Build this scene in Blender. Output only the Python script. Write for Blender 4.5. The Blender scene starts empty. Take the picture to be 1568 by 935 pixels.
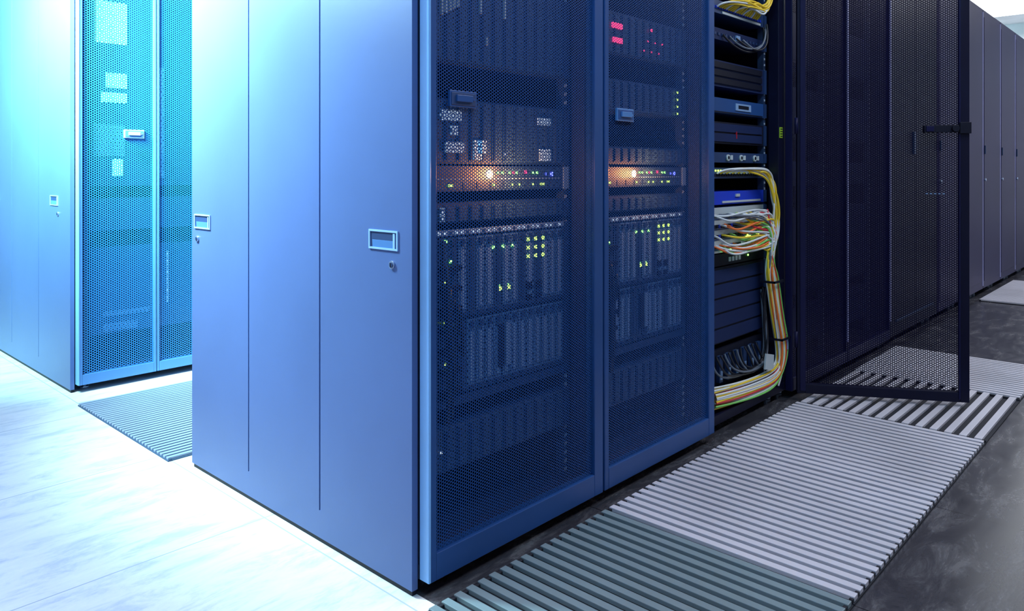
import bpy, math, random
from mathutils import Vector
random.seed(7)
sc = bpy.context.scene
sc.view_settings.view_transform = 'Standard'
sc.view_settings.look = 'None'
H = 0.86
# ------------------------------------------------------------------ materials
def newmat(name):
    m = bpy.data.materials.new(name); m.use_nodes = True
    nt = m.node_tree; b = nt.nodes['Principled BSDF']
    return m, nt, b
def setc(b, col, rough=.5, metal=0., spec=.5):
    b.inputs['Base Color'].default_value = (*col, 1)
    b.inputs['Roughness'].default_value = rough
    b.inputs['Metallic'].default_value = metal
    b.inputs['Specular IOR Level'].default_value = spec
def paint(name, col, rough=.4, metal=0., var=.12, bump=.05, scale=60, spec=.5):
    m, nt, b = newmat(name); setc(b, col, rough, metal, spec)
    N = nt.nodes.new; L = nt.links.new
    tc = N('ShaderNodeTexCoord'); n = N('ShaderNodeTexNoise'); n.inputs['Scale'].default_value = 2.3
    n.inputs['Detail'].default_value = 5
    L(tc.outputs['Object'], n.inputs['Vector'])
    r = N('ShaderNodeMapRange'); r.inputs[1].default_value = .3; r.inputs[2].default_value = .7
    r.inputs[3].default_value = 1-var; r.inputs[4].default_value = 1+var
    L(n.outputs['Fac'], r.inputs[0])
    mx = N('ShaderNodeVectorMath'); mx.operation = 'SCALE'; mx.inputs[0].default_value = col
    L(r.outputs[0], mx.inputs['Scale']); L(mx.outputs[0], b.inputs['Base Color'])
    n2 = N('ShaderNodeTexNoise'); n2.inputs['Scale'].default_value = scale; L(tc.outputs['Object'], n2.inputs['Vector'])
    bp = N('ShaderNodeBump'); bp.inputs['Strength'].default_value = bump; bp.inputs['Distance'].default_value = .002
    L(n2.outputs['Fac'], bp.inputs['Height']); L(bp.outputs[0], b.inputs['Normal'])
    return m
def emis(name, col, s):
    m, nt, b = newmat(name); setc(b, (0.02,0.02,0.02))
    b.inputs['Emission Color'].default_value = (*col, 1); b.inputs['Emission Strength'].default_value = s
    if name.startswith('led'): m.cycles.emission_sampling = 'NONE'
    return m
def hexmask(nt, pitch, r, swap=False):
    N = nt.nodes.new; L = nt.links.new
    tc = N('ShaderNodeTexCoord'); sep = N('ShaderNodeSeparateXYZ'); L(tc.outputs['Object'], sep.inputs[0])
    cmb = N('ShaderNodeCombineXYZ')
    def mul(sock, k):
        a = N('ShaderNodeMath'); a.operation = 'MULTIPLY'; a.inputs[1].default_value = k; L(sock, a.inputs[0]); return a.outputs[0]
    if swap:
        L(mul(sep.outputs['X'], 1/pitch), cmb.inputs[0]); L(mul(sep.outputs['Z'], 1/pitch/1.7320508), cmb.inputs[1])
    else:
        L(mul(sep.outputs['Z'], 1/pitch), cmb.inputs[0]); L(mul(sep.outputs['X'], 1/pitch/1.7320508), cmb.inputs[1])
    outs = []
    for off in (0., .5):
        ad = N('ShaderNodeVectorMath'); ad.operation = 'ADD'; ad.inputs[1].default_value = (off+100, off+100, 0); L(cmb.outputs[0], ad.inputs[0])
        fr = N('ShaderNodeVectorMath'); fr.operation = 'FRACTION'; L(ad.outputs[0], fr.inputs[0])
        sb = N('ShaderNodeVectorMath'); sb.operation = 'SUBTRACT'; sb.inputs[1].default_value = (.5, .5, 0); L(fr.outputs[0], sb.inputs[0])
        ml = N('ShaderNodeVectorMath'); ml.operation = 'MULTIPLY'; ml.inputs[1].default_value = (1, 1.7320508, 0); L(sb.outputs[0], ml.inputs[0])
        ln = N('ShaderNodeVectorMath'); ln.operation = 'LENGTH'; L(ml.outputs[0], ln.inputs[0]); outs.append(ln.outputs['Value'])
    mn = N('ShaderNodeMath'); mn.operation = 'MINIMUM'; L(outs[0], mn.inputs[0]); L(outs[1], mn.inputs[1])
    lt = N('ShaderNodeMath'); lt.operation = 'LESS_THAN'; lt.inputs[1].default_value = r; L(mn.outputs[0], lt.inputs[0])
    return lt.outputs[0]
def mesh_mat(name, col, pitch=.0068, r=.36, rough=.4, metal=0., spec=.5):
    m, nt, b = newmat(name); setc(b, col, rough, metal, spec)
    hole = hexmask(nt, pitch, r)
    tr = nt.nodes.new('ShaderNodeBsdfTransparent'); mx = nt.nodes.new('ShaderNodeMixShader')
    nt.links.new(hole, mx.inputs[0]); nt.links.new(b.outputs[0], mx.inputs[1]); nt.links.new(tr.outputs[0], mx.inputs[2])
    nt.links.new(mx.outputs[0], nt.nodes['Material Output'].inputs[0])
    return m
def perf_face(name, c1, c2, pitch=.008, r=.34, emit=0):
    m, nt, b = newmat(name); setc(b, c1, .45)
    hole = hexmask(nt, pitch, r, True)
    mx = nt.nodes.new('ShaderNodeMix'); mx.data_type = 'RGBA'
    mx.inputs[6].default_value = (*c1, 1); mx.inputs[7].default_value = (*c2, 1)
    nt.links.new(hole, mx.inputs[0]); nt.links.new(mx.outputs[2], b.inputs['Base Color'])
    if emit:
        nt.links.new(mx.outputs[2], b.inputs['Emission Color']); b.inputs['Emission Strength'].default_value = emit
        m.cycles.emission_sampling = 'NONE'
    return m
def floor_mat(name, c1, c2, c3, seam, rough, veins=1.0):
    m, nt, b = newmat(name); setc(b, c1, rough)
    N = nt.nodes.new; L = nt.links.new
    tc = N('ShaderNodeTexCoord'); mp = N('ShaderNodeMapping'); mp.inputs['Scale'].default_value = (1.0, 3.2, 1)
    mp.inputs['Rotation'].default_value = (0, 0, .25)
    L(tc.outputs['Object'], mp.inputs[0])
    n = N('ShaderNodeTexNoise'); n.inputs['Scale'].default_value = 5.; n.inputs['Detail'].default_value = 12; n.inputs['Roughness'].default_value = .74
    n.inputs['Distortion'].default_value = .5
    L(mp.outputs[0], n.inputs[0])
    cr = N('ShaderNodeValToRGB'); e = cr.color_ramp.elements
    e[0].position = .36; e[0].color = (*c2, 1); e[1].position = .7; e[1].color = (*c3, 1)
    k = e.new(.5); k.color = (*c1, 1)
    L(n.outputs['Fac'], cr.inputs[0])
    a = N('ShaderNodeVectorMath'); a.operation = 'ADD'; a.inputs[1].default_value = (60.04, 60.06, 0); L(tc.outputs['Object'], a.inputs[0])
    d = N('ShaderNodeVectorMath'); d.operation = 'SCALE'; d.inputs['Scale'].default_value = 1/.6; L(a.outputs[0], d.inputs[0])
    f = N('ShaderNodeVectorMath'); f.operation = 'FRACTION'; L(d.outputs[0], f.inputs[0])
    s = N('ShaderNodeSeparateXYZ'); L(f.outputs[0], s.inputs[0])
    mn = N('ShaderNodeMath'); mn.operation = 'MINIMUM'; L(s.outputs[0], mn.inputs[0]); L(s.outputs[1], mn.inputs[1])
    lt = N('ShaderNodeMath'); lt.operation = 'LESS_THAN'; lt.inputs[1].default_value = .006; L(mn.outputs[0], lt.inputs[0])
    mx = N('ShaderNodeMix'); mx.data_type = 'RGBA'; L(lt.outputs[0], mx.inputs[0]); L(cr.outputs[0], mx.inputs[6]); mx.inputs[7].default_value = (*seam, 1)
    L(mx.outputs[2], b.inputs['Base Color'])
    rr = N('ShaderNodeMapRange'); rr.inputs[3].default_value = rough-.08; rr.inputs[4].default_value = rough+.18; L(n.outputs['Fac'], rr.inputs[0]); L(rr.outputs[0], b.inputs['Roughness'])
    return m

M = {}
M['panel'] = paint('painted_steel_blue', (.082,.137,.335), .36, var=.07, spec=.4)
M['frame'] = paint('door_frame_blue', (.015,.068,.24), .35)
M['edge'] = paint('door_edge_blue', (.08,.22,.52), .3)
M['edge_lt'] = paint('door_edge_highlight', (.22,.48,.9), .25)  # paler blue paints the highlight along the door edge
M['mesh'] = mesh_mat('perforated_blue_steel', (.009,.060,.24), r=.36, spec=.25)
M['mesh2'] = mesh_mat('perforated_cyan_steel', (.02,.19,.50), pitch=.0095, r=.34)
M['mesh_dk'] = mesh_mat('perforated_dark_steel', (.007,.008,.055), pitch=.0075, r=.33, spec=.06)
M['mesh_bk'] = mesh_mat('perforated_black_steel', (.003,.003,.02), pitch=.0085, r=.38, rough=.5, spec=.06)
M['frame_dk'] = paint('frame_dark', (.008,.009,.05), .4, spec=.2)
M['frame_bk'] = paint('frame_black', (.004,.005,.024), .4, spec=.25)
M['seam'] = paint('seam_light_paint', (.40,.42,.75), .35)  # pale paint stands in for light passing between the racks
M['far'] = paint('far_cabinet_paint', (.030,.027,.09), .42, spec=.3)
M['inner'] = paint('rack_interior', (.006,.014,.05), .6)
M['psu'] = paint('blank_panel_navy', (.010,.022,.085), .5, spec=.2)
M['black'] = paint('black_plastic', (.005,.007,.02), .5, spec=.25)
M['rail'] = paint('rail_steel', (.03,.06,.14), .4, .3)
M['hole'] = paint('rail_punch', (.4,.5,.65), .4)
M['rim'] = paint('handle_rim', (.30,.50,.85), .25)
M['recess'] = paint('handle_recess_shade', (.02,.05,.15), .5)  # dark tone paints the shade inside the panel handles
M['chrome'] = paint('lock_steel', (.5,.6,.8), .2, .8)
M['srv'] = paint('server_face', (.016,.045,.14), .4)
M['srv_lt'] = paint('server_face_light', (.22,.37,.62), .4)
M['srv_gr'] = paint('switch_grey', (.5,.58,.62), .4)
M['srv_bl'] = paint('switch_blue', (.01,.05,.65), .35)
M['blade'] = perf_face('blade_perforated', (.13,.30,.58), (.01,.03,.1))
M['blade_dk'] = perf_face('blade_perforated_dark', (.035,.10,.24), (.006,.016,.05))
M['vent'] = perf_face('vent_glow', (.03,.07,.15), (.55,.8,1.), .009, .38, .3)  # vent face given a weak glow of its own, no lamp
M['vent_backlit'] = perf_face('vent_backlit_glow', (.3,.8,.85), (.8,1.,1.), .014, .36, .6)  # glowing patches stand in for lights seen through the rack
M['g'] = emis('led_green', (.25,1,.12), 6); M['yg'] = emis('led_lime', (.6,1,.1), 4)
M['o'] = emis('led_orange', (1,.42,.14), 60); M['r'] = emis('led_red', (1,.03,.12), 3)
M['b'] = emis('led_blue', (.08,.1,1), 6); M['w'] = emis('led_white', (.7,.85,1), .8)
M['c_y'] = paint('cable_yellow', (.85,.6,.03), .4); M['c_w'] = paint('cable_white', (.7,.75,.78), .4)
M['c_o'] = paint('cable_orange', (.85,.17,.03), .4); M['c_g'] = paint('cable_green', (.2,.6,.12), .4)
M['c_r'] = paint('cable_red', (.6,.02,.04), .4)
M['c_k'] = paint('cable_grey', (.12,.15,.2), .4); M['c_b'] = paint('cable_black', (.01,.012,.02), .4)
M['tag'] = paint('label_green', (.35,.6,.03), .5)
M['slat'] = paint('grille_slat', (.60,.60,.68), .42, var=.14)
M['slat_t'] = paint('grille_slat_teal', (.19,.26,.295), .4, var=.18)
M['slat_w'] = paint('grille_slat_blue', (.30,.38,.52), .45)
M['pit'] = paint('grille_pit_shade', (.010,.012,.022), .8)  # black sheet stands in for the dark depth below the slats
M['pit_w'] = paint('grille_pit_shade_blue', (.05,.10,.19), .8)  # bluish version of the painted dark under the aisle tile
M['floor_l'] = floor_mat('floor_marble_glare', (.79,.79,.80), (.58,.61,.66), (.88,.87,.86), (.46,.49,.54), .4)  # same marbled floor; glare on the left is put into this paler copy
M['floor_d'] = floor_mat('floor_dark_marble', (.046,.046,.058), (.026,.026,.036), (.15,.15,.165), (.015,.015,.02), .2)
M['wall'] = paint('wall_paint', (.75,.77,.82), .8)
M['ceil'] = paint('ceiling_paint', (.78,.8,.84), .8)
M['lamp'] = emis('lamp_diffuser', (.9,.95,1), 3.0)

# ------------------------------------------------------------------ mesh builder
class MB:
    def __init__(s): s.v=[]; s.f=[]; s.m=[]; s.mats=[]; s.sm=[]
    def mi(s, k):
        if k not in s.mats: s.mats.append(k)
        return s.mats.index(k)
    def box(s, x0,x1,y0,y1,z0,z1,k):
        b=len(s.v)
        s.v += [(x0,y0,z0),(x1,y0,z0),(x1,y1,z0),(x0,y1,z0),(x0,y0,z1),(x1,y0,z1),(x1,y1,z1),(x0,y1,z1)]
        i=s.mi(k)
        for q in ((0,3,2,1),(4,5,6,7),(0,1,5,4),(1,2,6,5),(2,3,7,6),(3,0,4,7)):
            s.f.append(tuple(b+t for t in q)); s.m.append(i); s.sm.append(False)
    def prism(s, pts, axis, a0, a1, k):
        b=len(s.v); n=len(pts); i=s.mi(k)
        for a in (a0,a1):
            for p in pts:
                s.v.append({'x':(a,p[0],p[1]),'y':(p[0],a,p[1]),'z':(p[0],p[1],a)}[axis])
        s.f.append(tuple(b+j for j in range(n))); s.m.append(i); s.sm.append(False)
        s.f.append(tuple(b+n+j for j in reversed(range(n)))); s.m.append(i); s.sm.append(False)
        for j in range(n):
            s.f.append((b+j, b+(j+1)%n, b+n+(j+1)%n, b+n+j)); s.m.append(i); s.sm.append(n>7)
    def cyl(s, c, axis, r, h, k, n=14):
        o = {'x':(c[1],c[2],c[0]),'y':(c[0],c[2],c[1]),'z':(c[0],c[1],c[2])}[axis]
        pts=[(o[0]+r*math.cos(2*math.pi*j/n), o[1]+r*math.sin(2*math.pi*j/n)) for j in range(n)]
        s.prism(pts, axis, o[2], o[2]+h, k)
    def obj(s, name, parent=None, bevel=0, loc=(0,0,0), rz=0):
        me=bpy.data.meshes.new(name); me.from_pydata(s.v,[],s.f)
        for k in s.mats: me.materials.append(M[k])
        for p,i,q in zip(me.polygons,s.m,s.sm): p.material_index=i; p.use_smooth=q
        me.update()
        import bmesh
        bm=bmesh.new(); bm.from_mesh(me); bmesh.ops.recalc_face_normals(bm, faces=bm.faces); bm.to_mesh(me); bm.free()
        o=bpy.data.objects.new(name, me); sc.collection.objects.link(o); o.location=loc; o.rotation_euler=(0,0,rz)
        if parent: o.parent=parent
        if bevel:
            bv=o.modifiers.new('bevel','BEVEL'); bv.width=bevel; bv.segments=2; bv.limit_method='ANGLE'
        return o
def empty(name, loc=(0,0,0)):
    e=bpy.data.objects.new(name,None); sc.collection.objects.link(e); e.location=loc; e.empty_display_size=.1
    return e

# ------------------------------------------------------------------ parts (local rack coords: x 0..0.6, y 0..depth, z)
TOP=1.98
def rack_frame(par, depth, col='inner', w=.6, left_wall=True):
    m=MB()
    for x in (.004, w-.044):
        for y in (.002, depth-.05):
            m.box(x,x+.04,y,y+.04,.03,TOP-.03,col)
    if left_wall: m.box(.002,.008,.045,depth-.055,.03,TOP-.03,col)
    m.box(w-.008,w-.002,.045,depth-.055,.03,TOP-.03,col)
    m.box(.002,w-.002,.0,depth,TOP-.03,TOP,col)
    m.box(.002,w-.002,.0,depth,.03,.06,col)
    m.box(.01,w-.01,depth-.012,depth-.002,.06,TOP-.03,col)
    for x in (.05,w-.05):
        for y in (.05,depth-.06):
            m.cyl((x,y,0),'z',.018,.008,'chrome'); m.cyl((x,y,.006),'z',.007,.026,'chrome')
    m.obj('frame',par,.0015)
    r=MB()
    for x in (.046,w-.066):
        r.box(x,x+.018,.052,.075,.062,TOP-.032,'rail')
        z=.08
        while z<TOP-.06:
            r.box(x+.005,x+.013,.0505,.053,z,z+.008,'hole'); z+=.0222
    r.obj('mounting_rails',par)
def door(par, w, mesh, fr, edge=None, l=.02, rt=.036, bot=.055, x0=.004, handle=None, hx=.10, nm='door', hz=1.011):
    m=MB(); x1=x0+w; z0,z1=.03,TOP
    m.box(x0,x0+l,-.03,-.002,z0,z1,fr); m.box(x1-rt,x1,-.03,-.002,z0,z1,fr)
    m.box(x0+l,x1-rt,-.03,-.002,z0,z0+bot,fr); m.box(x0+l,x1-rt,-.03,-.002,z1-.05,z1,fr)
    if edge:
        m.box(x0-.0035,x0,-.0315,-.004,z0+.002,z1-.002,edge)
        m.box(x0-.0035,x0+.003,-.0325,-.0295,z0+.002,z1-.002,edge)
    m.obj(nm+'_frame',par,.0025)
    s=MB(); i=s.mi(mesh)
    s.v += [(x0+l-.003,-.022,z0+bot-.003),(x1-rt+.003,-.022,z0+bot-.003),(x1-rt+.003,-.022,z1-.047),(x0+l-.003,-.022,z1-.047)]
    s.f.append((0,1,2,3)); s.m.append(i); s.sm.append(False)
    s.obj(nm+'_perforated_sheet',par)
    if handle:
        h=MB(); rim,rec=handle; a=.035
        h.box(hx-a-.004,hx+a+.004,-.030,-.0225,hz-.017,hz+.017,rim)
        h.box(hx-a,hx+a,-.0315,-.0298,hz-.013,hz+.013,rec)
        h.box(hx-a+.012,hx+a-.012,-.036,-.031,hz-.006,hz+.008,rim)
        h.cyl((hx+a-.007,-.034,hz),'y',.003,.003,rim,10)
        h.obj(nm+'_handle',par,.001)
def end_panel(par, depth, handles, key_off, hz, kz):
    m=MB(); n=3; g=.0055; y0=.0; y1=depth; wd=(y1-y0)/n
    for k in range(n):
        a=y0+k*wd+(g/2 if k else 0); b=y0+(k+1)*wd-(g/2 if k<n-1 else 0)
        m.box(-.016,-.001,a,b,.075,TOP,'panel')
    m.box(-.016,-.001,y0,y1,.012,.075,'panel')
    m.box(-.006,-.0015,y0+.01,y1-.01,.07,TOP-.01,'recess')
    m.box(-.012,.0,y0+.004,y1-.004,.0,.012,'black')
    m.obj('end_panel',par)
    for j,(hy,ky) in enumerate(handles):
        h=MB(); X=-.016; a=.049; c=.0205
        h.box(X-.003,X,hy-a,hy+a,hz+c-.004,hz+c,'rim'); h.box(X-.003,X,hy-a,hy+a,hz-c,hz-c+.004,'rim')
        h.box(X-.003,X,hy-a,hy-a+.004,hz-c+.004,hz+c-.004,'rim'); h.box(X-.003,X,hy+a-.004,hy+a,hz-c+.004,hz+c-.004,'rim')
        h.box(X-.0006,X,hy-a+.004,hy+a-.004,hz-c+.004,hz+c-.004,'recess')  # dark plate stands for the shadow in the cup, nothing is hollowed
        h.prism([(X-.0006,hz-c+.004),(X-.0006,hz-.001),(X-.0022,hz-.001),(X-.001,hz-c+.004)],'y',hy-a+.016,hy+a-.012,'edge')
        h.box(X-.0022,X,hy-a+.010,hy-a+.016,hz-c+.004,hz+c-.006,'rim')
        h.cyl((X-.004,ky,kz),'x',.0085,.004,'chrome',18); h.cyl((X-.0055,ky,kz),'x',.0055,.002,'recess',14)
        h.box(X-.0062,X-.005,ky-.001,ky+.001,kz-.004,kz+.004,'black')
        h.obj('panel_handle_%d'%(j+1),par,.0008)

# --- equipment (parts of the rack that carries them)
FY=.05
def led(m,x,z,k,r=.003,y=FY): m.box(x-r,x+r,y-.002,y,z-r,z+r,k)
def led_server(par,name='led_server'):
    m=MB(); z0,z1=.815,.872; y=FY
    m.box(.070,.530,y,y+.65,z0,z1,'srv'); m.box(.05,.07,y-.004,y+.002,z0,z1,'srv_lt'); m.box(.53,.55,y-.004,y+.002,z0,z1,'srv_lt')
    m.box(.08,.52,y-.0015,y,.841,.8435,'srv_lt')
    for k in range(10): m.box(.085+k*.044,.12+k*.044,y-.0012,y,z0+.004,z0+.02,'blade_dk')
    m.box(.30,.52,y-.0012,y,.848,.868,'blade_dk')
    for (r,d) in ((.0095,.002),(.0075,.004),(.0045,.0055)): m.cyl((.257,y-d-.001,.853),'y',r,d,'o',16)
    for x in (.285,.30,.325,.35,.41,.425): led(m,x,.856,'g',.0028,y-.001)
    led(m,.338,.856,'r',.003,y-.001); led(m,.383,.858,'r',.004,y-.001); led(m,.482,.853,'b',.005,y-.001); led(m,.46,.853,'b',.0025,y-.001)
    for x in (.13,.137,.27,.335,.36,.41,.44,.45): led(m,x,.828,'yg',.0026,y-.001)
    return m.obj(name,par)
def blade_chassis(par, seed):
    rnd=random.Random(seed); m=MB(); y=FY; z0,z1=.34,.73
    m.box(.07,.53,y+.008,y+.7,z0,z1,'srv'); m.box(.05,.07,y-.002,y+.012,z0,z1,'srv'); m.box(.53,.55,y-.002,y+.012,z0,z1,'srv')
    m.box(.07,.53,y-.003,y+.008,z1-.012,z1,'srv_lt'); m.box(.07,.53,y-.003,y+.008,z0,z0+.02,'srv')
    for k in range(26): m.box(.078+k*.0172,.085+k*.0172,y-.004,y-.003,z1-.009,z1-.003,'w' if k%3 else 'srv')
    n=16; wd=.46/n
    for k in range(n):
        x=.07+k*wd
        for (a,b) in ((z0+.024,.525),(.532,z1-.016)):
            dk = rnd.random()<.25 or k<3
            m.box(x+.0015,x+wd-.0015,y,y+.008,a,b,'blade_dk' if dk else 'blade')
            m.box(x+.004,x+wd-.004,y-.006,y,a+.004,a+.012,'srv'); m.box(x+.009,x+wd-.009,y-.005,y,b-.018,b-.006,'srv')
            m.box(x+wd*.35,x+wd*.65,y-.0015,y,a+.02,b-.03,'srv_lt' if not dk else 'srv')
    for i in range(3):
        for j in range(3): led(m,.393+i*.028,.693-j*.021,'yg',.0042)
        led(m,.27+i*.033,.682,'g',.0032)
    for i in range(2):
        led(m,.293+i*.03,.583,'yg',.0045); led(m,.29+i*.03,.59,'g',.002)
        for j in range(2): m.box(.385+i*.035,.405+i*.035,y-.004,y,.55+j*.03-.01,.568+j*.03-.01,'black')
    m.box(.285,.305,y-.005,y,.40,.50,'black'); m.box(.31,.325,y-.005,y,.40,.50,'srv_lt')
    led(m,.12,.705,'g',.0035); led(m,.135,.66,'g',.003)
    for k in range(7):
        zz=.37+k*.045; m.box(.10,.16,y-.012,y,zz,zz+.012,'black'); 
        if k%2: led(m,.118,zz+.022,'yg',.0022)
    return m.obj('blade_server_chassis',par)
def storage_unit(par,z0,z1,vents=(),leds=(),name='storage_array',face='srv'):
    m=MB(); y=FY
    m.box(.07,.53,y,y+.6,z0,z1,face); m.box(.05,.07,y-.004,y+.002,z0,z1,'srv'); m.box(.53,.55,y-.004,y+.002,z0,z1,'srv')
    n=12
    for k in range(n):
        a=.076+k*.0375; m.box(a,a+.033,y-.004,y,z0+.005,z1-.005,'blade_dk'); m.box(a+.004,a+.009,y-.007,y-.004,z0+.008,z1-.008,'srv')
    for v in vents: m.box(v[0],v[1],y-.009,y-.004,v[2],v[3],v[4] if len(v)>4 else 'vent')
    for l in leds: led(m,l[0],l[1],l[2],l[3] if len(l)>3 else .003,y-.008)
    return m.obj(name,par)
# ------------------------------------------------------------------ room
def quadbox(name,x0,x1,y0,y1,z0,z1,k):
    m=MB(); m.box(x0,x1,y0,y1,z0,z1,k); return m.obj(name)
m=MB()
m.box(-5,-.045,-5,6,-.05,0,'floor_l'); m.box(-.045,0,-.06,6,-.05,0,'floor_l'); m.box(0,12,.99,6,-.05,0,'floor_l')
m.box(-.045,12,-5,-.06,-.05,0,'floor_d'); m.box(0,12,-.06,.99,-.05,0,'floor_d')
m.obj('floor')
quadbox('ceiling',-5,12,-5,6,3.0,3.05,'ceil')
quadbox('wall_right',12,12.1,-5,6,0,3.0,'wall'); quadbox('wall_left',-5.1,-5,-5,6,0,3.0,'wall')
quadbox('wall_back',-5,12,6,6.1,0,3.0,'wall'); quadbox('wall_front',-5,12,-5.1,-5,0,3.0,'wall')

# ------------------------------------------------------------------ row 1
def rack(X,Y=0,name='server_rack'): return empty(name,(X,Y,0))
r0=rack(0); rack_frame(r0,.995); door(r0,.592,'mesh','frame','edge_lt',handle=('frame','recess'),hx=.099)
end_panel(r0,.995,((.092,.062),(.927,.958)),0,.716,.666)
led_server(r0); blade_chassis(r0,3)
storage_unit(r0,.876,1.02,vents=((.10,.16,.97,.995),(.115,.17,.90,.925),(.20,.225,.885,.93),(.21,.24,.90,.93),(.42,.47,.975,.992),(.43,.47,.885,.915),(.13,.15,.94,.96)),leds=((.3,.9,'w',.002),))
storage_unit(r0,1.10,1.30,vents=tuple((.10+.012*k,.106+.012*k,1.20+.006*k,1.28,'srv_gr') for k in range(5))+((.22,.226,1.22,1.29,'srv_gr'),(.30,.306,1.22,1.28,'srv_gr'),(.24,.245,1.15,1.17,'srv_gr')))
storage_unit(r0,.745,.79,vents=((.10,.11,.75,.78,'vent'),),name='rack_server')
storage_unit(r0,.20,.30,leds=((.1,.25,'w',.0025),))

r1=rack(.6); rack_frame(r1,.995); door(r1,.592,'mesh','frame',handle=('edge','frame'),hx=.099,l=.018)
led_server(r1); blade_chassis(r1,8)
storage_unit(r1,1.19,1.31,vents=((.14,.19,1.262,1.277,'r'),(.145,.19,1.222,1.236,'r')),leds=tuple((.30+.02*k,1.215+.03*(k%2),'r',.002) for k in range(6))+((.34,1.28,'r',.004),))
storage_unit(r1,1.03,1.12,leds=tuple((.49,1.04+.022*k,'yg',.003) for k in range(4)))
storage_unit(r1,.88,.93,name='rack_server'); storage_unit(r1,.20,.30); storage_unit(r1,.745,.79,name='rack_server')

# rack with the open door
r2=rack(1.2); rack_frame(r2,.995,'frame_bk')
m=MB(); m.box(.562,.585,-.001,.002,.985,1.025,'tag')
for q in range(4): m.box(.565,.582,-.0018,-.001,.990+q*.009,.993+q*.009,'black')
m.obj('rack_label',r2)
m=MB(); m.box(.585,.597,-.012,.001,.17,.25,'srv_gr'); m.box(.588,.594,-.02,-.012,.19,.23,'srv_lt'); m.cyl((.591,-.014,.245),'y',.003,.002,'black',10); m.obj('door_hinge_bracket',r2,.001)
def unit3(name,z0,z1,face,ports=None,extra=None):
    m=MB(); y=FY
    m.box(.07,.53,y,y+.55,z0,z1,face); m.box(.05,.07,y-.004,y+.002,z0,z1,'srv'); m.box(.53,.55,y-.004,y+.002,z0,z1,'srv')
    if ports:
        k,zz,s,pm=ports
        for i in range(k): m.box(.09+i*.425/k,.09+i*.425/k+.011,y-.003,y,zz,zz+.009,pm)
    if extra: extra(m,y)
    m.obj(name,r2)
unit3('network_switch',1.40,1.445,'srv',(20,1.415,0,'srv_bl'),lambda m,y:(m.box(.2,.5,y-.003,y,1.402,1.41,'srv_gr'),))
unit3('rack_server',1.31,1.35,'psu',(16,1.325,0,'srv'),lambda m,y:(m.box(.30,.33,y-.005,y,1.32,1.34,'srv_lt'),))
unit3('rack_server',1.15,1.24,'psu',None,lambda m,y:[m.box(.09,.51,y-.005,y,1.16+k*.027,1.18+k*.027,'black') for k in range(3)])
unit3('rack_server',1.06,1.112,'frame',None,lambda m,y:(m.box(.3,.42,y-.003,y,1.075,1.10,'srv_lt'),m.box(.32,.40,y-.004,y-.003,1.082,1.094,'black'),m.box(.08,.52,y-.002,y,1.062,1.066,'black')))
unit3('rack_server',.955,1.03,'black',None,lambda m,y:(m.box(.09,.51,y-.004,y,.962,.99,'psu'),m.box(.09,.51,y-.004,y,.996,1.024,'psu'),m.box(.30,.303,y-.006,y,.975,1.0,'c_r')))
unit3('rack_server',.89,.925,'srv',None,lambda m,y:[(m.cyl((x,y-.006,.907),'y',.011,.006,'srv_gr',16),m.cyl((x,y-.007,.907),'y',.006,.002,'black',12),m.box(x+.02,x+.035,y-.004,y,.9,.916,'srv_gr')) for x in (.24,.34,.45)])
unit3('network_switch',.835,.872,'srv',(24,.842,0,'black'),lambda m,y:[led(m,.10+i*.018,.862,'yg',.003,y) for i in range(24)])
unit3('network_switch',.745,.79,'srv_bl',None,lambda m,y:(m.box(.2,.5,y-.003,y,.75,.757,'srv_gr'),m.box(.3,.33,y-.004,y,.77,.78,'srv_gr')))
def pp(m,y):
    for z in (.70,.665,.63,.595):
        for i in range(24): m.box(.085+i*.018,.098+i*.018,y-.003,y,z,z+.012,'black' if (i+int(z*1000))%5 else 'srv_bl')
        m.box(.08,.52,y-.002,y,z-.006,z-.002,'srv')
    for i in range(14): led(m,.38+.011*i,.622+(.006 if i%2 else 0),'yg',.004,y-.003)
    for i in range(10): led(m,.2+.03*i,.588,'g',.0032,y-.003)
unit3('patch_panel',.58,.735,'srv_gr',None,pp)
unit3('network_switch',.535,.575,'black',None,lambda m,y:[m.box(.25+i*.025,.265+i*.025,y-.002,y,.545,.56,'srv_gr') for i in range(4)]+[led(m,.4,.556,'g',.003,y)]+[led(m,.3+.02*i,.568,'yg',.003,y) for i in range(10)])
unit3('power_supply_unit',.27,.53,'black',None,lambda m,y:[m.box(.085,.515,y-.004,y,.275+k*.051,.318+k*.051,'psu') for k in range(5)])
unit3('power_distribution_unit',.12,.25,'black',None,lambda m,y:[(m.box(.10+k*.06,.125+k*.06,y-.012,y,.14,.23,'srv'),m.box(.105+k*.06,.12+k*.06,y-.014,y-.012,.15,.18,'srv_lt')) for k in range(7)])
m=MB(); m.prism([(.40,.15),(.47,.14),(.475,.19),(.41,.205)],'y',-.016,-.010,'srv_gr'); m.obj('cable_tag',r2)

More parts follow.
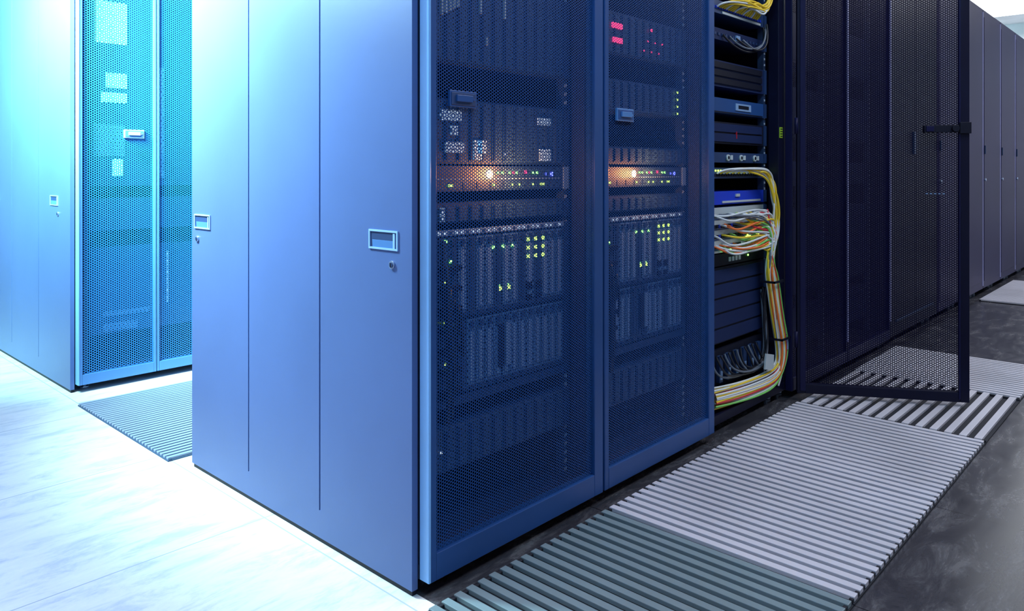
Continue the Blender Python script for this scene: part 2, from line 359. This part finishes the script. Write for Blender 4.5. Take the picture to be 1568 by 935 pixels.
# --- open door
od=empty('open_rack_door',(1.80,-.05,0)); od.rotation_euler=(0,0,math.atan2(-.86,.51))
m=MB(); W=.585; z0,z1=.03,TOP
m.box(0,.028,0,.03,z0,z1,'frame_bk'); m.box(W-.03,W,0,.03,z0,z1,'frame_bk')
m.box(.028,W-.03,0,.03,z0,z0+.035,'frame_bk'); m.box(.028,W-.03,0,.03,z1-.05,z1,'frame_bk')
m.box(W-.036,W-.030,-.004,.010,z0+.01,z1-.02,'frame_dk')
m.box(.01,.03,-.004,.0,z0+.01,z1-.02,'frame_dk')
m.obj('door_frame',od,.002)
s=MB(); i=s.mi('mesh_bk'); s.v=[(.026,.02,.062),(W-.028,.02,.062),(W-.028,.02,z1-.048),(.026,.02,z1-.048)]; s.f=[(0,1,2,3)]; s.m=[i]; s.sm=[False]; s.obj('door_perforated_sheet',od)
m=MB(); m.box(W-.15,W-.03,-.006,.018,1.0,1.026,'black'); m.box(W-.035,W+.002,-.012,0,.995,1.035,'black'); m.cyl((W-.05,-.02,1.013),'y',.012,.016,'black',16); m.box(W-.145,W-.12,-.012,-.006,1.003,1.023,'frame_dk')
for q in range(5): m.box(W-.14+q*.014,W-.133+q*.014,.012,.018,.776,.780,'srv_lt')
m.obj('lock_handle',od,.001)
m=MB()
for zz in (.2,1.0,1.75): m.cyl((-.002,.004,zz),'z',.007,.06,'frame_dk')
m.obj('hinge_pins',od)

# --- remaining racks of row 1
for k,X in enumerate((1.8,2.4)):
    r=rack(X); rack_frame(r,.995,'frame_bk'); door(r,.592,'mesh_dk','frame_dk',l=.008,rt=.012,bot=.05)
    m=MB(); y=FY
    for (a,b) in ((.15,.30),(.36,.70),(.8,.9),(1.0,1.2),(1.3,1.5)): m.box(.07,.53,y,y+.6,a,b,'psu'); m.box(.08,.52,y-.003,y,a+.01,b-.01,'psu')
    m.obj('rack_server',r)
    m=MB(); m.box(.589,.5965,-.0345,-.030,.12,TOP-.02,'seam'); m.obj('seam_light_strip',r)  # strip painted pale as light coming through the rack gap
cu=empty('cooling_unit',(3.0,0,0)); m=MB(); w=.9
m.box(.003,w-.003,0,.99,.03,TOP,'frame_bk'); m.box(.006,.448,-.026,0,.035,TOP-.005,'frame_bk'); m.box(.452,w-.006,-.026,0,.035,TOP-.005,'frame_bk')
for x in (.05,w-.05):
    for y in (.05,.93): m.cyl((x,y,0),'z',.018,.031,'chrome')
m.obj('cabinet_body',cu,.002)
m=MB(); m.box(.40,.43,-.034,-.026,.95,1.07,'rail'); m.box(.1,.8,-.030,-.026,.1,.11,'rail'); m.obj('cabinet_handle',cu)
for k in range(8):
    X=3.9+.6*k
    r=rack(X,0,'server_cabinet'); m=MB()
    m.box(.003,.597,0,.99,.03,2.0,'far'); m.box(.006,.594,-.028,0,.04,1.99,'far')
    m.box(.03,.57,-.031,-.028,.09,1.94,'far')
    for x in (.05,.55):
        for y in (.05,.93): m.cyl((x,y,0),'z',.018,.031,'chrome')
    m.obj('cabinet_body',r,.002)
    m=MB(); m.box(.585,.5945,-.032,-.028,.06,1.97,'seam'); m.obj('seam_light_strip',r)  # bright seam line, its light put into the strip colour
    m=MB(); m.box(.028,.038,-.040,-.031,.98,1.04,'rail'); m.cyl((.035,-.042,.80),'y',.010,.012,'chrome'); m.obj('cabinet_handle',r,.001)

# ------------------------------------------------------------------ row 2 (across the aisle)
for k in range(4):
    r=rack(.6*k,2.055); rack_frame(r,1.2)
    door(r,.294,'mesh2','edge','edge_lt' if k==0 else None,l=.014,rt=.010,bot=.04,handle=('rim','edge'),hx=.21,nm='left_door')
    door(r,.294,'mesh2','edge',None,l=.010,rt=.014,bot=.04,x0=.301,nm='right_door')
    if k==0: end_panel(r,1.2,((.191,.142),(1.065,1.10)),0,.742,.69)
    if k<2:
        m=MB(); y=FY
        m.box(.07,.53,y,y+.7,.2,.55,'srv'); m.box(.07,.53,y,y+.7,.62,.75,'srv'); m.box(.07,.53,y,y+.7,.8,1.9,'srv')
        m.box(.09,.21,y-.005,y,1.38,1.55,'vent_backlit'); m.box(.13,.21,y-.005,y,1.20,1.26,'vent_backlit'); m.box(.11,.21,y-.005,y,1.14,1.18,'vent_backlit')
        m.box(.155,.195,y-.005,y,.84,.91,'vent_backlit'); m.box(.08,.2,y-.004,y,.92,1.05,'blade'); m.box(.37,.38,y-.004,y,.3,.52,'vent'); m.box(.34,.36,y-.004,y,.83,1.3,'blade')
        m.box(.12,.25,y-.004,y,.21,.24,'blade'); m.box(.12,.30,y-.004,y,.27,.29,'blade')
        m.obj('blade_server_chassis',r)

# ------------------------------------------------------------------ ventilated floor tiles
def vent_tile(x0,y0,slat,along,n=18,wx=.597,wy=.597,pit='pit',t=.014,gap=.20):
    m=MB(); m.box(x0,x0+wx,y0,y0+wy,.0,.004,pit)
    if along=='y':
        p=(wx)/n
        for k in range(n): m.box(x0+k*p+p*gap,x0+(k+1)*p-p*gap,y0+.002,y0+wy-.002,.004,t,slat)
        for q in (0,1): yy=y0+.003+(wy-.014)*q; m.box(x0,x0+wx,yy,yy+.008,.003,t-.003,pit)
    else:
        p=(wy)/n
        for k in range(n): m.box(x0+.002,x0+wx-.002,y0+k*p+p*gap,y0+(k+1)*p-p*gap,.004,t,slat)
        for q in (0,1): xx=x0+.003+(wx-.014)*q; m.box(xx,xx+.008,y0,y0+wy,.003,t-.003,pit)
    m.obj('ventilated_floor_tile',None,.0012)
Y0=-.665
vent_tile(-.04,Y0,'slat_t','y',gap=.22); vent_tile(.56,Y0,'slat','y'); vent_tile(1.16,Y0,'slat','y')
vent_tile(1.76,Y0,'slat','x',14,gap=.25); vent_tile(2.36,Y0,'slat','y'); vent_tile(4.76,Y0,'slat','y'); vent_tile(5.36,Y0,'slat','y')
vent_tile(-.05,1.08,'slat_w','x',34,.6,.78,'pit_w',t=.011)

# ------------------------------------------------------------------ cables
def cables(name, specs, parent=None, rad=.0036):
    cu=bpy.data.curves.new(name,'CURVE'); cu.dimensions='3D'; cu.bevel_depth=rad; cu.bevel_resolution=2; cu.resolution_u=8
    keys=[]
    for pts,k in specs:
        if k not in keys: keys.append(k); cu.materials.append(M[k])
        sp=cu.splines.new('NURBS'); sp.points.add(len(pts)-1); sp.order_u=4; sp.use_endpoint_u=True
        for p,q in zip(sp.points,pts): p.co=(*q,1)
        sp.material_index=keys.index(k)
    o=bpy.data.objects.new(name,cu); sc.collection.objects.link(o)
    if parent: o.parent=parent; o.location=-parent.location
    return o
R=random.Random(5); S=[]
def J(p,s=.012,sy=.010): return (p[0]+R.uniform(-s,s), p[1]+R.uniform(-sy,sy), p[2]+R.uniform(-s,s))
down=[(1.69,.006,.50),(1.71,.004,.42),(1.735,.002,.32),(1.765,.0,.24),(1.775,-.002,.17),(1.74,.0,.10),(1.62,.004,.09),(1.42,.01,.10),(1.28,.02,.11)]
def lane(pts, off, sy):
    out=[]
    for i,p in enumerate(pts):
        if i<5: out.append((p[0]+off+R.uniform(-.006,.006), p[1]+sy, p[2]))
        else: out.append((p[0]-abs(off)*.3, p[1]+sy, p[2]-off*.9+R.uniform(-.005,.005)))
    return out
for k in range(16):
    x=1.36+.022*k
    S.append(([(x,.046,.852),(x,.03,.868),J((1.58,.02,.862),.015),J((1.69,.008,.85),.026),J((1.72,.004,.79),.034),J((1.74,.002,.70),.032),J((1.72,.004,.62),.022),J((1.67,.004,.56),.018)]+lane(down,R.uniform(-.034,.034),R.uniform(-.012,.01)), 'c_y' if k%2 else 'c_w'))
cols=['c_w','c_w','c_y','c_o','c_w','c_g','c_k','c_w','c_o','c_w','c_y','c_r']
for k in range(54):
    x=R.uniform(1.32,1.68); z=R.choice((.705,.67,.635,.60))
    S.append(([(x,.047,z+.006),(x,.02,z+.004),J((x+.04,.006,z-.022),.032),J((1.67,.002,z+.008),.040),J((1.71,-.004,.62),.032),J((1.68,.0,.55),.022)]+lane(down[:R.choice((6,9,9,9))],R.uniform(-.036,.036),R.uniform(-.014,.012)), cols[k%12]))
for k in range(20):
    x=1.36+.016*k
    S.append(([(x,.046,1.42),(x,.02,1.44),J((1.56,.015,1.465),.025),J((1.66,.008,1.43),.025),J((1.70,.004,1.50)),J((1.70,.004,1.62))],'c_y' if k%4 else 'c_w'))
for k in range(4):
    S.append(([(1.40+.05*k,.046,1.33),J((1.45+.04*k,.02,1.30),.02),J((1.6,.015,1.27),.02),J((1.69,.02,1.33),.01),J((1.70,.03,1.4),.006)],'c_k' if k%2 else 'c_b'))
cables('network_cable_bundle',S,r2)
S=[]
for k in range(12):
    x=1.30+.03*k
    S.append(([(x,.035,.235),J((x,.02,.19)),J((x+.05,.02,.15)),J((1.62,.018,.14)),J((1.70,.02,.18)),J((1.69,.025,.30)),J((1.69,.03,.42))],'c_b' if k%3 else 'c_k'))
cables('power_cable_bundle',S,r2)
m=MB()
for (x,z,w) in ((.50,.455,.042),(.562,.235,.038)):
    m.box(x-w,x+w,-.026,-.022,z-.004,z+.004,'black'); m.box(x-w,x-w+.004,-.026,.03,z-.004,z+.004,'black'); m.box(x+w-.004,x+w,-.026,.0,z-.004,z+.004,'black')
m.obj('cable_tie',r2)
for rr_ in (r0,r1):
    X=rr_.location.x; S=[]
    for k in range(6):
        x=X+.10+.012*k
        S.append(([(x,.036,.70-.05*k),J((x-.01,.02,.60)),J((X+.10,.02,.50)),J((X+.12,.02,.40)),J((X+.10,.02,.32))],'c_b'))
    cables('power_cable_bundle',S,rr_)

# ------------------------------------------------------------------ ceiling luminaires, added fill lamps
def luminaire(x,y,lx=1.2,ly=.3):
    m=MB(); m.box(x-lx/2,x+lx/2,y-ly/2,y+ly/2,2.95,3.0,'ceil'); m.box(x-lx/2+.02,x+lx/2-.02,y-ly/2+.02,y+ly/2-.02,2.945,2.95,'lamp'); m.obj('ceiling_light')
for x in (1.5,4.0,6.5,9.0): luminaire(x,-1.6)
for x in (7.,8.6,10.2): luminaire(x,.5,1.5,1.2)  # large glowing panels added to whiten the far ceiling
def area(name,loc,rot,sx,sy,p,col,spread=180):
    l=bpy.data.lights.new(name,'AREA'); l.shape='RECTANGLE'; l.size=sx; l.size_y=sy; l.energy=p; l.color=col; l.spread=math.radians(spread)
    o=bpy.data.objects.new(name,l); sc.collection.objects.link(o); o.location=loc; o.rotation_euler=rot; return o
def aim(o,t):
    d=Vector(t)-o.location; o.rotation_euler=d.to_track_quat('-Z','Y').to_euler()
a=area('aisle_flood_light',(-.70,1.3,2.0),(0,0,0),.35,.35,150,(.58,.95,1),110); aim(a,(0,1.2,1.65))  # added cyan lamp for the glow on the end panel, no known fixture
a=area('cyan_fill_added_b',(-.9,1.75,1.9),(0,0,0),.4,.4,165,(.42,1.,1),110); aim(a,(.05,2.45,1.6))  # second added cyan lamp, brightens the row across the aisle
a=area('floor_fill_added',(-1.0,.6,2.9),(0,0,0),1.1,1.6,40,(1,.92,.93))  # added fill, whitens the left floor while grazing the panel
a=area('door_fill_added',(-.7,-.9,2.5),(0,0,0),.6,.6,17,(.3,.68,1)); aim(a,(.2,0,1.2))  # added blue fill, makes the gradient on the first door
a=area('walkway_ceiling_light',(2.2,-1.5,2.9),(0,0,0),3.,.5,55,(.93,.93,1))
a=area('walkway_ceiling_light_b',(6.5,-1.6,2.9),(0,0,0),3.,.5,62,(.93,.93,1))
a=area('far_fill_added',(10.6,.8,2.85),(0,0,0),2.,2.,80,(.95,.97,1))  # added fill to brighten the far wall and ceiling
def point(name,loc,p,col,r=.01):
    l=bpy.data.lights.new(name,'POINT'); l.energy=p; l.color=col; l.shadow_soft_size=r
    o=bpy.data.objects.new(name,l); sc.collection.objects.link(o); o.location=loc
for X in (0,.6):
    point('status_led_light',(X+.31,-.014,.853),2.2,(1,.33,.08))
w=bpy.data.worlds.new('World'); sc.world=w; w.use_nodes=True
w.node_tree.nodes['Background'].inputs[0].default_value=(.1,.2,.45,1); w.node_tree.nodes['Background'].inputs[1].default_value=.3

# ------------------------------------------------------------------ camera
cam=bpy.data.cameras.new('camera'); co=bpy.data.objects.new('camera',cam); sc.collection.objects.link(co)
co.location=(-.992,-1.177,H); co.rotation_euler=(math.radians(90),0,-math.atan2(.7343,.6788))
cam.sensor_fit='HORIZONTAL'; cam.sensor_width=36; cam.lens=36*1151/1568; cam.shift_y=-205.5/1568; cam.clip_start=.05
sc.camera=co
